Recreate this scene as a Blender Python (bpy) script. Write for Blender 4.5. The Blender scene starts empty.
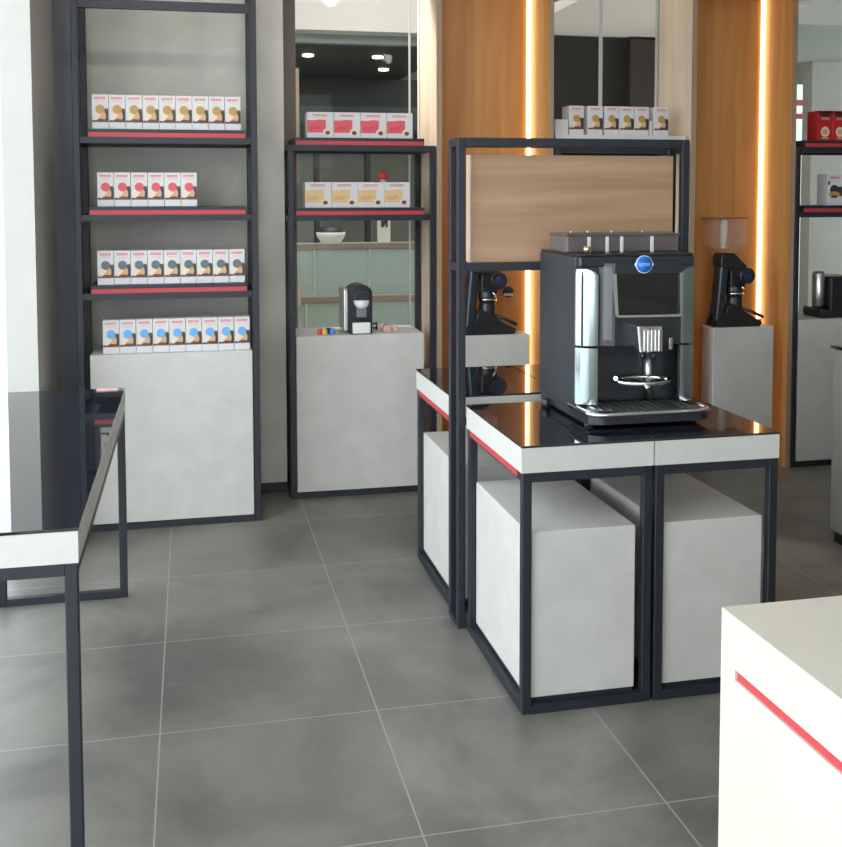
import bpy, bmesh, math, random
from mathutils import Vector, Matrix
random.seed(4)
S = bpy.context.scene
COL = S.collection
PI = math.pi

# ------------------------------------------------------------------ materials
def new_mat(name):
    m = bpy.data.materials.new(name); m.use_nodes = True
    return m, m.node_tree, m.node_tree.nodes['Principled BSDF']

def mat(name, col, rough=0.5, metal=0.0, spec=0.5, emit=None, estr=0.0, noise=0.0, nscale=8.0, trans=0.0, coat=0.0):
    m, t, b = new_mat(name)
    b.inputs['Base Color'].default_value = (*col, 1)
    b.inputs['Roughness'].default_value = rough
    b.inputs['Metallic'].default_value = metal
    b.inputs['Specular IOR Level'].default_value = spec
    b.inputs['Coat Weight'].default_value = coat
    if trans: b.inputs['Transmission Weight'].default_value = trans
    if emit:
        b.inputs['Emission Color'].default_value = (*emit, 1)
        b.inputs['Emission Strength'].default_value = estr
    if noise:
        tc = t.nodes.new('ShaderNodeTexCoord')
        n = t.nodes.new('ShaderNodeTexNoise'); n.inputs['Scale'].default_value = nscale
        n.inputs['Detail'].default_value = 6; n.inputs['Roughness'].default_value = 0.65
        r = t.nodes.new('ShaderNodeValToRGB')
        r.color_ramp.elements[0].position = 0.3; r.color_ramp.elements[1].position = 0.7
        r.color_ramp.elements[0].color = (*[c*(1-noise) for c in col], 1)
        r.color_ramp.elements[1].color = (*[min(1, c*(1+noise)) for c in col], 1)
        t.links.new(tc.outputs['Object'], n.inputs['Vector'])
        t.links.new(n.outputs['Fac'], r.inputs['Fac'])
        t.links.new(r.outputs['Color'], b.inputs['Base Color'])
    return m

def wood(name, c0, c1, axis='z', scale=1.0, rough=0.5):
    m, t, b = new_mat(name)
    tc = t.nodes.new('ShaderNodeTexCoord'); mp = t.nodes.new('ShaderNodeMapping')
    sc = [14*scale]*3; sc['xyz'.index(axis)] = 0.9*scale
    mp.inputs['Scale'].default_value = sc
    n = t.nodes.new('ShaderNodeTexNoise'); n.inputs['Scale'].default_value = 1.0
    n.inputs['Detail'].default_value = 5; n.inputs['Distortion'].default_value = 0.6
    r = t.nodes.new('ShaderNodeValToRGB')
    r.color_ramp.elements[0].position = 0.32; r.color_ramp.elements[1].position = 0.68
    r.color_ramp.elements[0].color = (*c0, 1); r.color_ramp.elements[1].color = (*c1, 1)
    t.links.new(tc.outputs['Object'], mp.inputs['Vector']); t.links.new(mp.outputs['Vector'], n.inputs['Vector'])
    t.links.new(n.outputs['Fac'], r.inputs['Fac']); t.links.new(r.outputs['Color'], b.inputs['Base Color'])
    b.inputs['Roughness'].default_value = rough
    return m

def floor_mat():
    m, t, b = new_mat('slate_floor_tiles')
    L = t.links.new
    tc = t.nodes.new('ShaderNodeTexCoord'); sx = t.nodes.new('ShaderNodeSeparateXYZ')
    L(tc.outputs['Object'], sx.inputs[0])
    def M(op, a, bb=None):
        n = t.nodes.new('ShaderNodeMath'); n.operation = op
        for i, v in enumerate((a, bb)):
            if v is None: continue
            if isinstance(v, (int, float)): n.inputs[i].default_value = v
            else: L(v, n.inputs[i])
        return n.outputs[0]
    def grid(o, off):
        u = M('FRACT', M('DIVIDE', M('ADD', o, off), 0.6))
        d = M('MINIMUM', u, M('SUBTRACT', 1.0, u))
        return M('LESS_THAN', d, 0.0034)
    gx = grid(sx.outputs[0], 0.1 + 6.0); gy = grid(sx.outputs[1], 0.15 + 6.0)
    g = M('MAXIMUM', gx, gy)
    n1 = t.nodes.new('ShaderNodeTexNoise'); n1.inputs['Scale'].default_value = 1.7
    n1.inputs['Detail'].default_value = 9; n1.inputs['Roughness'].default_value = 0.62; n1.inputs['Distortion'].default_value = 0.5
    L(tc.outputs['Object'], n1.inputs['Vector'])
    r = t.nodes.new('ShaderNodeValToRGB')
    r.color_ramp.elements[0].position = 0.34; r.color_ramp.elements[1].position = 0.68
    r.color_ramp.elements[0].color = (0.098, 0.096, 0.086, 1); r.color_ramp.elements[1].color = (0.225, 0.216, 0.190, 1)
    L(n1.outputs['Fac'], r.inputs['Fac'])
    # per-tile variation
    fx = M('FLOOR', M('DIVIDE', M('ADD', sx.outputs[0], 6.1), 0.6)); fy = M('FLOOR', M('DIVIDE', M('ADD', sx.outputs[1], 6.15), 0.6))
    cmb = t.nodes.new('ShaderNodeCombineXYZ'); L(fx, cmb.inputs[0]); L(fy, cmb.inputs[1])
    wn = t.nodes.new('ShaderNodeTexWhiteNoise'); L(cmb.outputs[0], wn.inputs['Vector'])
    k = M('ADD', M('MULTIPLY', wn.outputs['Value'], 0.16), 0.92)
    vm = t.nodes.new('ShaderNodeVectorMath'); vm.operation = 'SCALE'; L(r.outputs['Color'], vm.inputs[0]); L(k, vm.inputs['Scale'])
    # pale scuffs
    n2 = t.nodes.new('ShaderNodeTexNoise'); n2.inputs['Scale'].default_value = 5.0; n2.inputs['Detail'].default_value = 10
    n2.inputs['Roughness'].default_value = 0.75; L(tc.outputs['Object'], n2.inputs['Vector'])
    r2 = t.nodes.new('ShaderNodeValToRGB'); r2.color_ramp.elements[0].position = 0.60; r2.color_ramp.elements[1].position = 0.80
    L(n2.outputs['Fac'], r2.inputs['Fac'])
    mx0 = t.nodes.new('ShaderNodeMix'); mx0.data_type = 'RGBA'
    L(M('MULTIPLY', r2.outputs['Color'], 0.35), mx0.inputs['Factor']); L(vm.outputs[0], mx0.inputs['A']); mx0.inputs['B'].default_value = (0.32, 0.32, 0.30, 1)
    mx = t.nodes.new('ShaderNodeMix'); mx.data_type = 'RGBA'
    L(g, mx.inputs['Factor']); L(mx0.outputs['Result'], mx.inputs['A']); mx.inputs['B'].default_value = (0.29, 0.285, 0.265, 1)
    L(mx.outputs['Result'], b.inputs['Base Color'])
    L(M('ADD', M('MULTIPLY', n1.outputs['Fac'], 0.22), 0.30), b.inputs['Roughness'])
    b.inputs['Specular IOR Level'].default_value = 0.5
    return m

def glass_mat(name, tint=(1, 1, 1), ior=1.45, rough=0.0, haze=0.0, haze_col=(0.7, 0.7, 0.7)):
    m = bpy.data.materials.new(name); m.use_nodes = True; t = m.node_tree; t.nodes.clear()
    out = t.nodes.new('ShaderNodeOutputMaterial'); tr = t.nodes.new('ShaderNodeBsdfTransparent'); gl = t.nodes.new('ShaderNodeBsdfGlossy')
    fr = t.nodes.new('ShaderNodeFresnel'); mx = t.nodes.new('ShaderNodeMixShader')
    tr.inputs['Color'].default_value = (*tint, 1); gl.inputs['Roughness'].default_value = rough; fr.inputs['IOR'].default_value = ior
    src = tr.outputs[0]
    if haze:
        df = t.nodes.new('ShaderNodeBsdfDiffuse'); df.inputs['Color'].default_value = (*haze_col, 1)
        m2 = t.nodes.new('ShaderNodeMixShader'); m2.inputs['Fac'].default_value = haze
        t.links.new(tr.outputs[0], m2.inputs[1]); t.links.new(df.outputs[0], m2.inputs[2]); src = m2.outputs[0]
    # reflect on the outer faces only: the panes do not bend rays, so no total reflection inside
    ge = t.nodes.new('ShaderNodeNewGeometry'); inv = t.nodes.new('ShaderNodeMath'); inv.operation = 'SUBTRACT'; inv.inputs[0].default_value = 1.0
    mu = t.nodes.new('ShaderNodeMath'); mu.operation = 'MULTIPLY'
    t.links.new(ge.outputs['Backfacing'], inv.inputs[1]); t.links.new(inv.outputs[0], mu.inputs[0]); t.links.new(fr.outputs[0], mu.inputs[1])
    t.links.new(mu.outputs[0], mx.inputs['Fac']); t.links.new(src, mx.inputs[1]); t.links.new(gl.outputs[0], mx.inputs[2])
    t.links.new(mx.outputs[0], out.inputs['Surface'])
    return m

CONC = mat('light_concrete_laminate', (0.555, 0.54, 0.51), 0.55, noise=0.07, nscale=7, spec=0.35)
CONC2 = mat('fascia_laminate', (0.57, 0.56, 0.53), 0.5, noise=0.04, nscale=9, spec=0.35)
CTR_TOP = mat('counter_laminate', (0.55, 0.515, 0.44), 0.5, noise=0.05, nscale=5, spec=0.35)
BLACK = mat('black_powder_coat', (0.018, 0.020, 0.028), 0.45, spec=0.45)
BGLASS = mat('black_glass', (0.013, 0.015, 0.021), 0.02, spec=0.5)
BGLASS.node_tree.nodes['Principled BSDF'].inputs['IOR'].default_value = 1.9
RED = mat('red_laminate', (0.47, 0.045, 0.055), 0.45)
WALLG = mat('grey_plaster', (0.56, 0.54, 0.49), 0.7, noise=0.09, nscale=3.5, spec=0.25)
PIER = mat('pale_pier_paint', (0.52, 0.51, 0.48), 0.6, noise=0.03, nscale=5)
WHITE = mat('white_paint', (0.78, 0.77, 0.75), 0.7)
NWOOD = wood('led_lit_oak_veneer', (0.45, 0.20, 0.052), (0.62, 0.31, 0.10), 'z', 0.8, 0.45)  # niche oak with the warm strip glow put into its colour
OWOOD = wood('daylit_oak_veneer', (0.60, 0.45, 0.32), (0.72, 0.57, 0.43), 'z', 0.8, 0.5)  # the same oak, paler: daylight wash put into its colour
EWOOD = wood('oak_edge', (0.30, 0.20, 0.13), (0.38, 0.26, 0.17), 'z', 0.8, 0.5)
BOARD = wood('oak_board', (0.31, 0.18, 0.098), (0.50, 0.315, 0.19), 'x', 1.0, 0.5)
BEDGE = wood('oak_board_lit_edge', (0.62, 0.46, 0.33), (0.70, 0.53, 0.39), 'x', 1.0, 0.5)  # left edge of the board, side light painted in as a paler tone
LED = mat('warm_led', (1, 0.9, 0.7), 0.5, emit=(1.0, 0.66, 0.30), estr=6.0)
CHROME = mat('polished_chrome', (0.80, 0.80, 0.80), 0.12, 1.0)
BRUSH = mat('brushed_steel', (0.62, 0.62, 0.62), 0.28, 1.0)
BLUESTEEL = mat('tinted_steel', (0.55, 0.66, 0.70), 0.16, 1.0)
MBLACK = mat('machine_black', (0.022, 0.024, 0.028), 0.30, spec=0.5, coat=0.2)
MDARK = mat('machine_side_graphite', (0.034, 0.037, 0.043), 0.45)
SCREEN = mat('dark_screen', (0.012, 0.012, 0.011), 0.08, spec=0.6)
SMOKE = glass_mat('smoky_plastic', (0.42, 0.37, 0.38), 1.4, 0.05, 0.30, (0.32, 0.28, 0.29))
CLEARP = glass_mat('clear_plastic', (0.98, 0.95, 0.91), 1.2, 0.03, 0.07, (0.9, 0.82, 0.74))
BRASS = mat('brass', (0.75, 0.6, 0.32), 0.3, 1.0)
BADGE = mat('badge_blue', (0.01, 0.16, 0.62), 0.3)
BADGEW = mat('badge_white', (0.85, 0.88, 0.92), 0.35)
CARD = mat('white_carton', (0.64, 0.62, 0.62), 0.55)
CREDT = mat('carton_red_print', (0.66, 0.06, 0.09), 0.5)
CPINK = mat('carton_pale_red', (0.72, 0.42, 0.42), 0.5)
CGOLD = mat('carton_gold', (0.46, 0.27, 0.07), 0.5)
CRED = mat('carton_red_cup', (0.68, 0.09, 0.12), 0.5)
CGREY = mat('carton_grey_cup', (0.13, 0.145, 0.17), 0.5)
CBLUE = mat('carton_blue_cup', (0.13, 0.40, 0.78), 0.5)
CTAN = mat('carton_tan', (0.60, 0.37, 0.20), 0.5)
CCREAM = mat('carton_cream', (0.74, 0.62, 0.50), 0.5)
CBROWN = mat('carton_brown', (0.13, 0.055, 0.035), 0.5)
CDARK = mat('carton_dark', (0.035, 0.033, 0.04), 0.5)
CLILAC = mat('carton_pale_foot', (0.62, 0.62, 0.68), 0.5)
CDRED = mat('carton_deep_red', (0.50, 0.012, 0.012), 0.45)
CDREDK = mat('carton_red_black', (0.10, 0.012, 0.012), 0.45)
CBISC = mat('carton_biscuit', (0.68, 0.47, 0.22), 0.5)
PGLASS = glass_mat('window_glass', (0.97, 0.985, 0.98), 1.2)
MGLASS = glass_mat('pale_green_glass', (0.88, 0.92, 0.90), 1.4, 0.0, 0.38, (0.66, 0.72, 0.68))
BROWNF = mat('brown_window_frame', (0.15, 0.125, 0.105), 0.5)
FLOOR = floor_mat()

# ------------------------------------------------------------------ mesh builder
class MB:
    def __init__(s): s.bm = bmesh.new()
    def _mi(s, faces, mi):
        for f in faces: f.material_index = mi
    def box(s, x0, x1, y0, y1, z0, z1, mi=0, bev=0.0, seg=2):
        g = bmesh.new()
        v = [g.verts.new((x, y, z)) for z in (z0, z1) for y in (y0, y1) for x in (x0, x1)]
        for q in ((0, 2, 3, 1), (4, 5, 7, 6), (0, 1, 5, 4), (2, 6, 7, 3), (0, 4, 6, 2), (1, 3, 7, 5)): g.faces.new([v[i] for i in q])
        if bev: bmesh.ops.bevel(g, geom=g.edges[:], offset=bev, segments=seg, profile=0.5, affect='EDGES')
        return s._merge(g, mi)
    def _merge(s, g, mi, smooth=False):
        bmesh.ops.recalc_face_normals(g, faces=g.faces[:])
        mp = {v: s.bm.verts.new(v.co) for v in g.verts}
        for f in g.faces:
            try: n = s.bm.faces.new([mp[v] for v in f.verts])
            except ValueError: continue
            n.material_index = mi; n.smooth = smooth or f.smooth
        g.free(); return s
    def prism(s, pts, lo, hi, axis='y', mi=0, bev=0.0, seg=2):
        """polygon pts in the two other axes, extruded along axis"""
        g = bmesh.new()
        def P(a, b, c):
            return {'y': (a, c, b), 'x': (c, a, b), 'z': (a, b, c)}[axis]
        A = [g.verts.new(P(a, b, lo)) for a, b in pts]; B = [g.verts.new(P(a, b, hi)) for a, b in pts]
        g.faces.new(A); g.faces.new(B[::-1])
        n = len(pts)
        for i in range(n): g.faces.new((A[i], B[i], B[(i+1) % n], A[(i+1) % n]))
        if bev: bmesh.ops.bevel(g, geom=g.edges[:], offset=bev, segments=seg, profile=0.5, affect='EDGES')
        return s._merge(g, mi)
    def lathe(s, prof, c=(0, 0, 0), n=24, axis='z', mi=0, caps=True):
        g = bmesh.new(); rings = []
        for r, h in prof:
            ring = []
            for i in range(n):
                a = 2*PI*i/n; u, w = r*math.cos(a), r*math.sin(a)
                p = {'z': (u, w, h), 'y': (u, h, w), 'x': (h, u, w)}[axis]
                ring.append(g.verts.new(Vector(p)+Vector(c)))
            rings.append(ring)
        for a, b in zip(rings, rings[1:]):
            for i in range(n):
                f = g.faces.new((a[i], a[(i+1) % n], b[(i+1) % n], b[i])); f.smooth = True
        if caps:
            g.faces.new(rings[0]); g.faces.new(rings[-1][::-1])
        return s._merge(g, mi)
    def tube(s, pts, r, n=10, mi=0):
        g = bmesh.new(); pts = [Vector(p) for p in pts]; rings = []
        for i, p in enumerate(pts):
            d = (pts[min(i+1, len(pts)-1)]-pts[max(i-1, 0)]).normalized()
            up = Vector((0, 0, 1)) if abs(d.z) < 0.9 else Vector((1, 0, 0))
            a = d.cross(up).normalized(); b = d.cross(a)
            rings.append([g.verts.new(p+r*(math.cos(2*PI*k/n)*a+math.sin(2*PI*k/n)*b)) for k in range(n)])
        for a, b in zip(rings, rings[1:]):
            for i in range(n):
                f = g.faces.new((a[i], a[(i+1) % n], b[(i+1) % n], b[i])); f.smooth = True
        g.faces.new(rings[0]); g.faces.new(rings[-1][::-1])
        return s._merge(g, mi)
    def quad(s, x0, x1, z0, z1, y, mi=0):
        v = [s.bm.verts.new(p) for p in ((x0, y, z0), (x1, y, z0), (x1, y, z1), (x0, y, z1))]
        f = s.bm.faces.new(v); f.material_index = mi; return s
    def disc(s, cx, cz, rx, rz, y, mi=0, n=16, a0=0, a1=2*PI):
        v = [s.bm.verts.new((cx+rx*math.cos(a0+(a1-a0)*i/n), y, cz+rz*math.sin(a0+(a1-a0)*i/n))) for i in range(n if a1-a0 > 6.2 else n+1)]
        f = s.bm.faces.new(v); f.material_index = mi; return s
    def mesh(s, name, mats, off=(0, 0, 0)):
        bmesh.ops.translate(s.bm, verts=s.bm.verts[:], vec=[-c for c in off])
        me = bpy.data.meshes.new(name); s.bm.to_mesh(me); s.bm.free()
        for m in (mats if isinstance(mats, (list, tuple)) else [mats]): me.materials.append(m)
        return me
    def build(s, name, mats, parent=None, loc=None):
        """vertices are given in world coordinates; the object's origin goes to the parent's origin (or loc)"""
        off = wloc(parent) if parent else (Vector(loc) if loc else Vector((0, 0, 0)))
        o = bpy.data.objects.new(name, s.mesh(name, mats, off)); COL.objects.link(o)
        if parent: o.parent = parent
        else: o.location = off
        return o

def wloc(o):
    v = Vector((0, 0, 0))
    while o: v = v+o.location; o = o.parent
    return v
def tag(o, label=None, cat=None, group=None, kind=None):
    if label: o['label'] = label
    if cat: o['category'] = cat
    if group: o['group'] = group
    if kind: o['kind'] = kind
    return o
def thing(name, loc, label, cat, group=None):
    o = bpy.data.objects.new(name, None); COL.objects.link(o); o.location = loc; o.empty_display_size = 0.1
    return tag(o, label, cat, group)
def dup(root, dx, label, group=None):
    def cp(o, par):
        c = o.copy(); COL.objects.link(c)
        if par: c.parent = par
        for ch in kids[o]: cp(ch, c)
        return c
    allo = [o for o in COL.objects]
    kids = {o: [c for c in allo if c.parent == o] for o in allo}
    r = cp(root, None); r.location = root.location+Vector(dx); r['label'] = label
    if group: r['group'] = group
    return r
def struct(mb, name, m, parent=None):
    o = mb.build(name, m, parent)
    if not parent: o['kind'] = 'structure'
    return o
def B(*a, **k): return MB().box(*a, **k)

# ------------------------------------------------------------------ setting
FX = -0.80          # glass shop front on the left
struct(B(FX-0.06, 5.7, -3.6, 5.44, -0.1, 0), 'floor', FLOOR)
struct(B(FX-0.06, 5.7, -3.6, 5.44, 2.9, 3.0), 'ceiling', WHITE)
struct(B(FX-0.06, 5.7, -3.7, -3.6, 2.86, 3.0), 'wall_rear', WHITE)
struct(B(2.0, 5.7, -3.7, -3.6, 0, 2.86), 'wall_rear_solid', WHITE)
w5 = struct(B(FX, 2.0, -3.66, -3.65, 0.03, 2.86), 'window_5', PGLASS)  # unseen rear glazing, added to bring frontal light onto the racks
wf = MB()
for x in (FX+0.03, 0.6, 1.97): wf.box(x-0.03, x+0.03, -3.68, -3.63, 0.0, 2.86)
wf.box(FX, 2.0, -3.68, -3.63, 0, 0.05)
struct(wf, 'window_frame', BLACK, w5)
struct(B(5.6, 5.7, -3.6, 5.44, 0, 2.9), 'wall_right', mat('dark_taupe_wall', (0.20, 0.18, 0.155), 0.7))
struct(B(-0.478, 0.452, 5.12, 5.44, 0.05, 2.9), 'wall_back', WALLG)
struct(B(-0.606, -0.478, 5.12, 5.44, 0.05, 2.9), 'wall_back_left', mat('slate_grey_wall', (0.20, 0.21, 0.23), 0.6, noise=0.05, nscale=4))  # wall strip left of the rack, darker and bluer than the rest
struct(B(-0.606, 0.452, 5.126, 5.43, 0, 0.05), 'baseboard_back', BLACK)
struct(B(1.185, 1.775, 5.40, 5.44, 0, 2.9), 'wall_back_middle', WALLG)
struct(B(2.535, 3.115, 5.40, 5.44, 0, 2.9), 'wall_back_right', WALLG)
struct(B(-0.725, -0.606, 4.42, 5.44, 0, 2.9), 'wall_pier', PIER)
# shop front: panes between slim mullions
wf = MB()
for y in (-3.57, -1.6, 0.4, 2.4): wf.box(FX-0.05, FX, y-0.03, y+0.03, 0.0, 2.9)
wf.box(FX-0.05, FX, -3.6, 5.4, 0, 0.05); wf.box(FX-0.05, FX, -3.6, 5.4, 2.82, 2.9)
w1 = struct(B(FX-0.03, FX-0.02, -3.6, 5.4, 0.03, 2.86), 'window_1', PGLASS)
struct(wf, 'window_frame', BLACK, w1)
struct(B(-14, FX-0.06, -3.7, 16, -0.16, -0.06), 'ground', mat('outdoor_paving', (0.42, 0.42, 0.41), 0.8, noise=0.08))
struct(B(-14, 12, -16, -3.7, -0.16, -0.06), 'ground_front', mat('outdoor_paving_front', (0.42, 0.42, 0.41), 0.8, noise=0.08))
# windows to the mall
def mall_window(n, x0, x1, joint=None, jw=0.008):
    w = struct(B(x0, x1, 5.395, 5.403, 0.04, 2.86), 'window_%d' % n, PGLASS)
    f = MB(); f.box(x0, x1, 5.375, 5.43, 0, 0.04); f.box(x0, x1, 5.375, 5.43, 2.86, 2.9)
    f.build('window_frame', BROWNF, w)
    if joint: MB().box(joint, joint+jw, 5.385, 5.393, 0.04, 2.86).build('glass_joint', mat('glass_joint', (0.55, 0.57, 0.56), 0.3), w)
    return w
w2 = mall_window(2, 0.452, 1.185, 1.127, 0.009)
MB().box(0.452, 0.535, 5.36, 5.43, 0.0, 2.9).build('frame_post', BROWNF, w2)
MB().box(0.535, 0.552, 5.362, 5.43, 1.52, 2.11).box(0.535, 0.552, 5.362, 5.43, 0.90, 1.02).build('painted_light_edge', OWOOD, w2)  # pale strips painted in for light seen through beside the post
mall_window(3, 1.775, 2.535, 2.183, 0.020)
mall_window(4, 3.115, 5.6)

# ------------------------------------------------------------------ the mall beyond the glass
MW = mat('mall_white', (0.66, 0.62, 0.57), 0.7); MDK = mat('mall_dark_ceiling', (0.075, 0.078, 0.072), 0.6)
MOL = mat('mall_olive_panel', (0.36, 0.36, 0.29), 0.6, noise=0.12, nscale=2); MGN = mat('mall_grey_green', (0.30, 0.33, 0.30), 0.6)
struct(B(-0.70, 7.5, 5.44, 12.1, -0.12, -0.02), 'floor_mall', mat('mall_floor', (0.42, 0.46, 0.44), 0.35, noise=0.05))
struct(B(-0.70, 7.5, 5.44, 12.1, 3.6, 3.7), 'ceiling_mall', MW)
struct(B(-0.70, 7.5, 12.0, 12.1, -0.02, 3.6), 'wall_mall_far', mat('mall_far_wall', (0.34, 0.34, 0.29), 0.7, noise=0.10, nscale=2))
struct(B(-0.70, -0.60, 5.44, 12.1, -0.02, 3.6), 'wall_mall_left', MW)
struct(B(7.4, 7.5, 5.44, 12.1, -0.02, 3.6), 'wall_mall_right', MW)
struct(B(0.2, 2.25, 7.9, 8.1, 2.705, 3.6), 'trim_bulkhead', MW)
struct(B(0.2, 2.25, 8.1, 12.0, 2.72, 2.78), 'ceiling_gallery', MDK)
struct(B(0.2, 2.25, 8.1, 8.2, 2.64, 2.72), 'trim_gallery', MGN)
struct(B(0.2, 3.6, 11.2, 11.25, 2.42, 2.72), 'trim_dark_band', MDK)
struct(B(0.2, 3.6, 11.2, 11.3, 2.15, 2.42), 'trim_green_band', mat('mall_deep_green', (0.13, 0.16, 0.15), 0.6))
for i, x in enumerate((1.30, 1.85, 2.40)):
    struct(B(x, x+0.05, 11.1, 11.2, 0, 2.15), 'trim_post' if i == 0 else 'trim_post.%03d' % i, MDK)
struct(B(2.25, 3.45, 7.0, 7.1, -0.02, 2.575), 'wall_dark_panel', mat('mall_black_panel', (0.016, 0.016, 0.015), 0.45))
struct(B(3.05, 3.47, 6.94, 7.0, -0.02, 2.56), 'wall_brown_panel', mat('mall_brown_panel', (0.045, 0.034, 0.027), 0.5))
struct(B(2.2, 3.6, 5.6, 7.1, 2.58, 2.64), 'ceiling_soffit', MW)
struct(B(3.9, 7.3, 5.6, 9.0, 2.72, 2.8), 'ceiling_grey_soffit', mat('mall_soffit', (0.55, 0.56, 0.54), 0.7))
struct(B(4.52, 5.6, 7.0, 7.12, -0.02, 2.45), 'trim_column', mat('mall_column', (0.33, 0.33, 0.29), 0.7, noise=0.08, nscale=4))
struct(B(4.2, 5.7, 7.02, 7.12, 2.45, 2.72), 'trim_header', mat('mall_header', (0.30, 0.32, 0.29), 0.6))
pane = tag(B(4.86, 5.4, 8.3, 8.34, 0.5, 2.43).build('sign_board', mat('sign_mint', (0.80, 0.90, 0.86), 0.5, emit=(0.8, 0.95, 0.9), estr=0.5), None, (5.1, 8.32, -0.02)), 'tall white backlit sign board beyond the glass beside grey column', 'sign')
MB().box(4.87, 5.39, 8.29, 8.3, 2.245, 2.295).box(4.87, 5.39, 8.29, 8.3, 2.13, 2.175).build('red_stripes', CREDT, pane)
MB().box(4.88, 5.38, 8.31, 8.335, -0.02, 0.5).build('stand', MW, pane)

def balustrade(y, zr, x0, x1, posts, label, zb):
    t = thing('glass_balustrade', (x0, y, zb), label, 'balustrade')
    MB().box(x0, x1, y-0.03, y+0.03, zr-0.05, zr, bev=0.008).build('handrail', mat('rail_brown', (0.30, 0.22, 0.17), 0.5), t)
    MB().box(x0, x1, y-0.006, y+0.006, zb+0.05, zr-0.05).build('glass_panel', MGLASS, t)
    MB().box(x0, x1, y-0.03, y+0.03, zb, zb+0.06).build('base_rail', MGN, t)
    for p in posts: MB().box(p, p+0.012, y-0.035, y-0.015, zb, zr-0.05).build('post', MW, t)
    return t
balustrade(8.0, 1.10, 0.25, 2.2, (1.345, 0.92), 'farther glass balustrade with brown handrail beyond the window', -0.02)
balustrade(7.3, 0.76, 0.25, 2.2, (0.78,), 'nearer low glass balustrade with brown handrail beyond the window', -0.02)
tag(B(0.3, 2.2, 8.5, 9.2, -0.02, 1.05, bev=0.01).build('service_counter', mat('mall_counter', (0.60, 0.66, 0.63), 0.5), None, (1.2, 8.85, -0.02)), 'long pale green counter in the mall behind the glass balustrades', 'counter')
pl = tag(MB().lathe([(0.05, 1.05), (0.08, 1.07), (0.115, 1.12), (0.125, 1.16), (0.11, 1.155), (0.09, 1.11), (0.01, 1.10)], (1.15, 8.7, 0), 24).build('white_bowl', MW, None, (1.15, 8.7, 1.05)), 'round white bowl on the mall counter behind the window', 'bowl')
MB().lathe([(0.105, 1.13), (0.108, 1.165), (0.08, 1.20), (0.02, 1.215)], (1.15, 8.7, 0), 14).build('dark_filling', CDARK, pl)
tt = tag(B(1.54, 1.64, 8.6, 8.68, 1.05, 1.30, bev=0.004).build('display_stand', MW, None, (1.59, 8.64, 1.05)), 'small white upright display stand on the mall counter', 'stand')
MB().prism([(1.56, 1.20), (1.575, 1.20), (1.60, 1.235), (1.60, 1.20), (1.615, 1.20), (1.615, 1.28), (1.60, 1.28), (1.575, 1.245), (1.575, 1.28), (1.56, 1.28)], 8.596, 8.6, 'y').build('black_mark', CDARK, tt)
for i, (x, y) in enumerate(((1.05, 9.4), (1.68, 9.4), (0.98, 10.6), (1.9, 10.3))):
    o = MB().lathe([(0.05, 2.705), (0.05, 2.719)], (x, y, 0), 16).build('mall_spotlight', mat('spot_glow', (1, 1, 0.9), 0.5, emit=(1, 0.93, 0.75), estr=6), None, (x, y, 2.72))
    tag(o, 'round spotlight in dark mall ceiling, %s' % ('nearer left one', 'nearer right one', 'farther left one', 'farther right one')[i], 'lamp', 'mall ceiling spotlights')

# ------------------------------------------------------------------ wooden niches (portals)
def portal(x0, label):
    X = lambda a: x0+a
    t = thing('wooden_niche', (x0, 4.98, 0), label, 'niche', 'wooden display niches')
    w = 0.6
    # left cheek: daylight painted outside, strip glow painted inside, brown front edge
    m = MB(); m.box(X(0), X(0.012), 4.984, 5.37, 0, 2.86, 0); m.box(X(0.012), X(0.026), 4.984, 5.37, 0, 2.86, 1); m.box(X(0), X(0.026), 4.98, 4.984, 0, 2.86, 2)
    m.build('side_panel', [OWOOD, NWOOD, EWOOD], t)
    m = MB(); m.box(X(w-0.026), X(w-0.012), 4.984, 5.37, 0, 2.86, 1); m.box(X(w-0.012), X(w), 4.984, 5.37, 0, 2.86, 0); m.box(X(w-0.026), X(w), 4.98, 4.984, 0, 2.86, 2)
    m.build('side_panel', [OWOOD, NWOOD, EWOOD], t)
    MB().box(X(0.026), X(w-0.026), 5.26, 5.37, 0, 2.86).build('back_panel', NWOOD, t)
    MB().box(X(0.026), X(w-0.026), 4.98, 5.26, 2.53, 2.86).build('top_panel', NWOOD, t)
    MB().box(X(w-0.050), X(w-0.030), 5.250, 5.2598, 0.02, 2.53).build('led_strip', LED, t)
    return t
portal(1.180, 'orange-lit oak niche with light strip behind the tall wood-board frame')
portal(2.527, 'orange-lit oak niche with light strip to the right of coffee machine')
def pedestal(x0, label):
    o = B(x0, x0+0.348, 5.0, 5.135, 0, 0.764, bev=0.003).build('grey_pedestal', CONC, None, (x0+0.2, 5.07, 0))
    return tag(o, label, 'pedestal', 'grey pedestals in the niches')
pedestal(1.320, 'grey pedestal under the black grinder seen behind the coffee tables')
pedestal(2.682, 'grey pedestal under the black grinder to the right of coffee machine')
def socket(x, label):
    t = thing('wall_socket', (x, 5.26, 0.955), label, 'socket', 'sockets in the niches')
    MB().lathe([(0.030, 5.26), (0.030, 5.253), (0.024, 5.251)], (x, 0, 0.955), 20, 'y').build('socket_plate', CDARK, t)
    MB().box(x-0.025, x+0.025, 5.245, 5.251, 0.935, 0.948).build('flap', CARD, t)
socket(1.632, 'small round black socket on back panel beside the middle grinder')
socket(2.965, 'small round black socket on back panel beside the right grinder')

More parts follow.
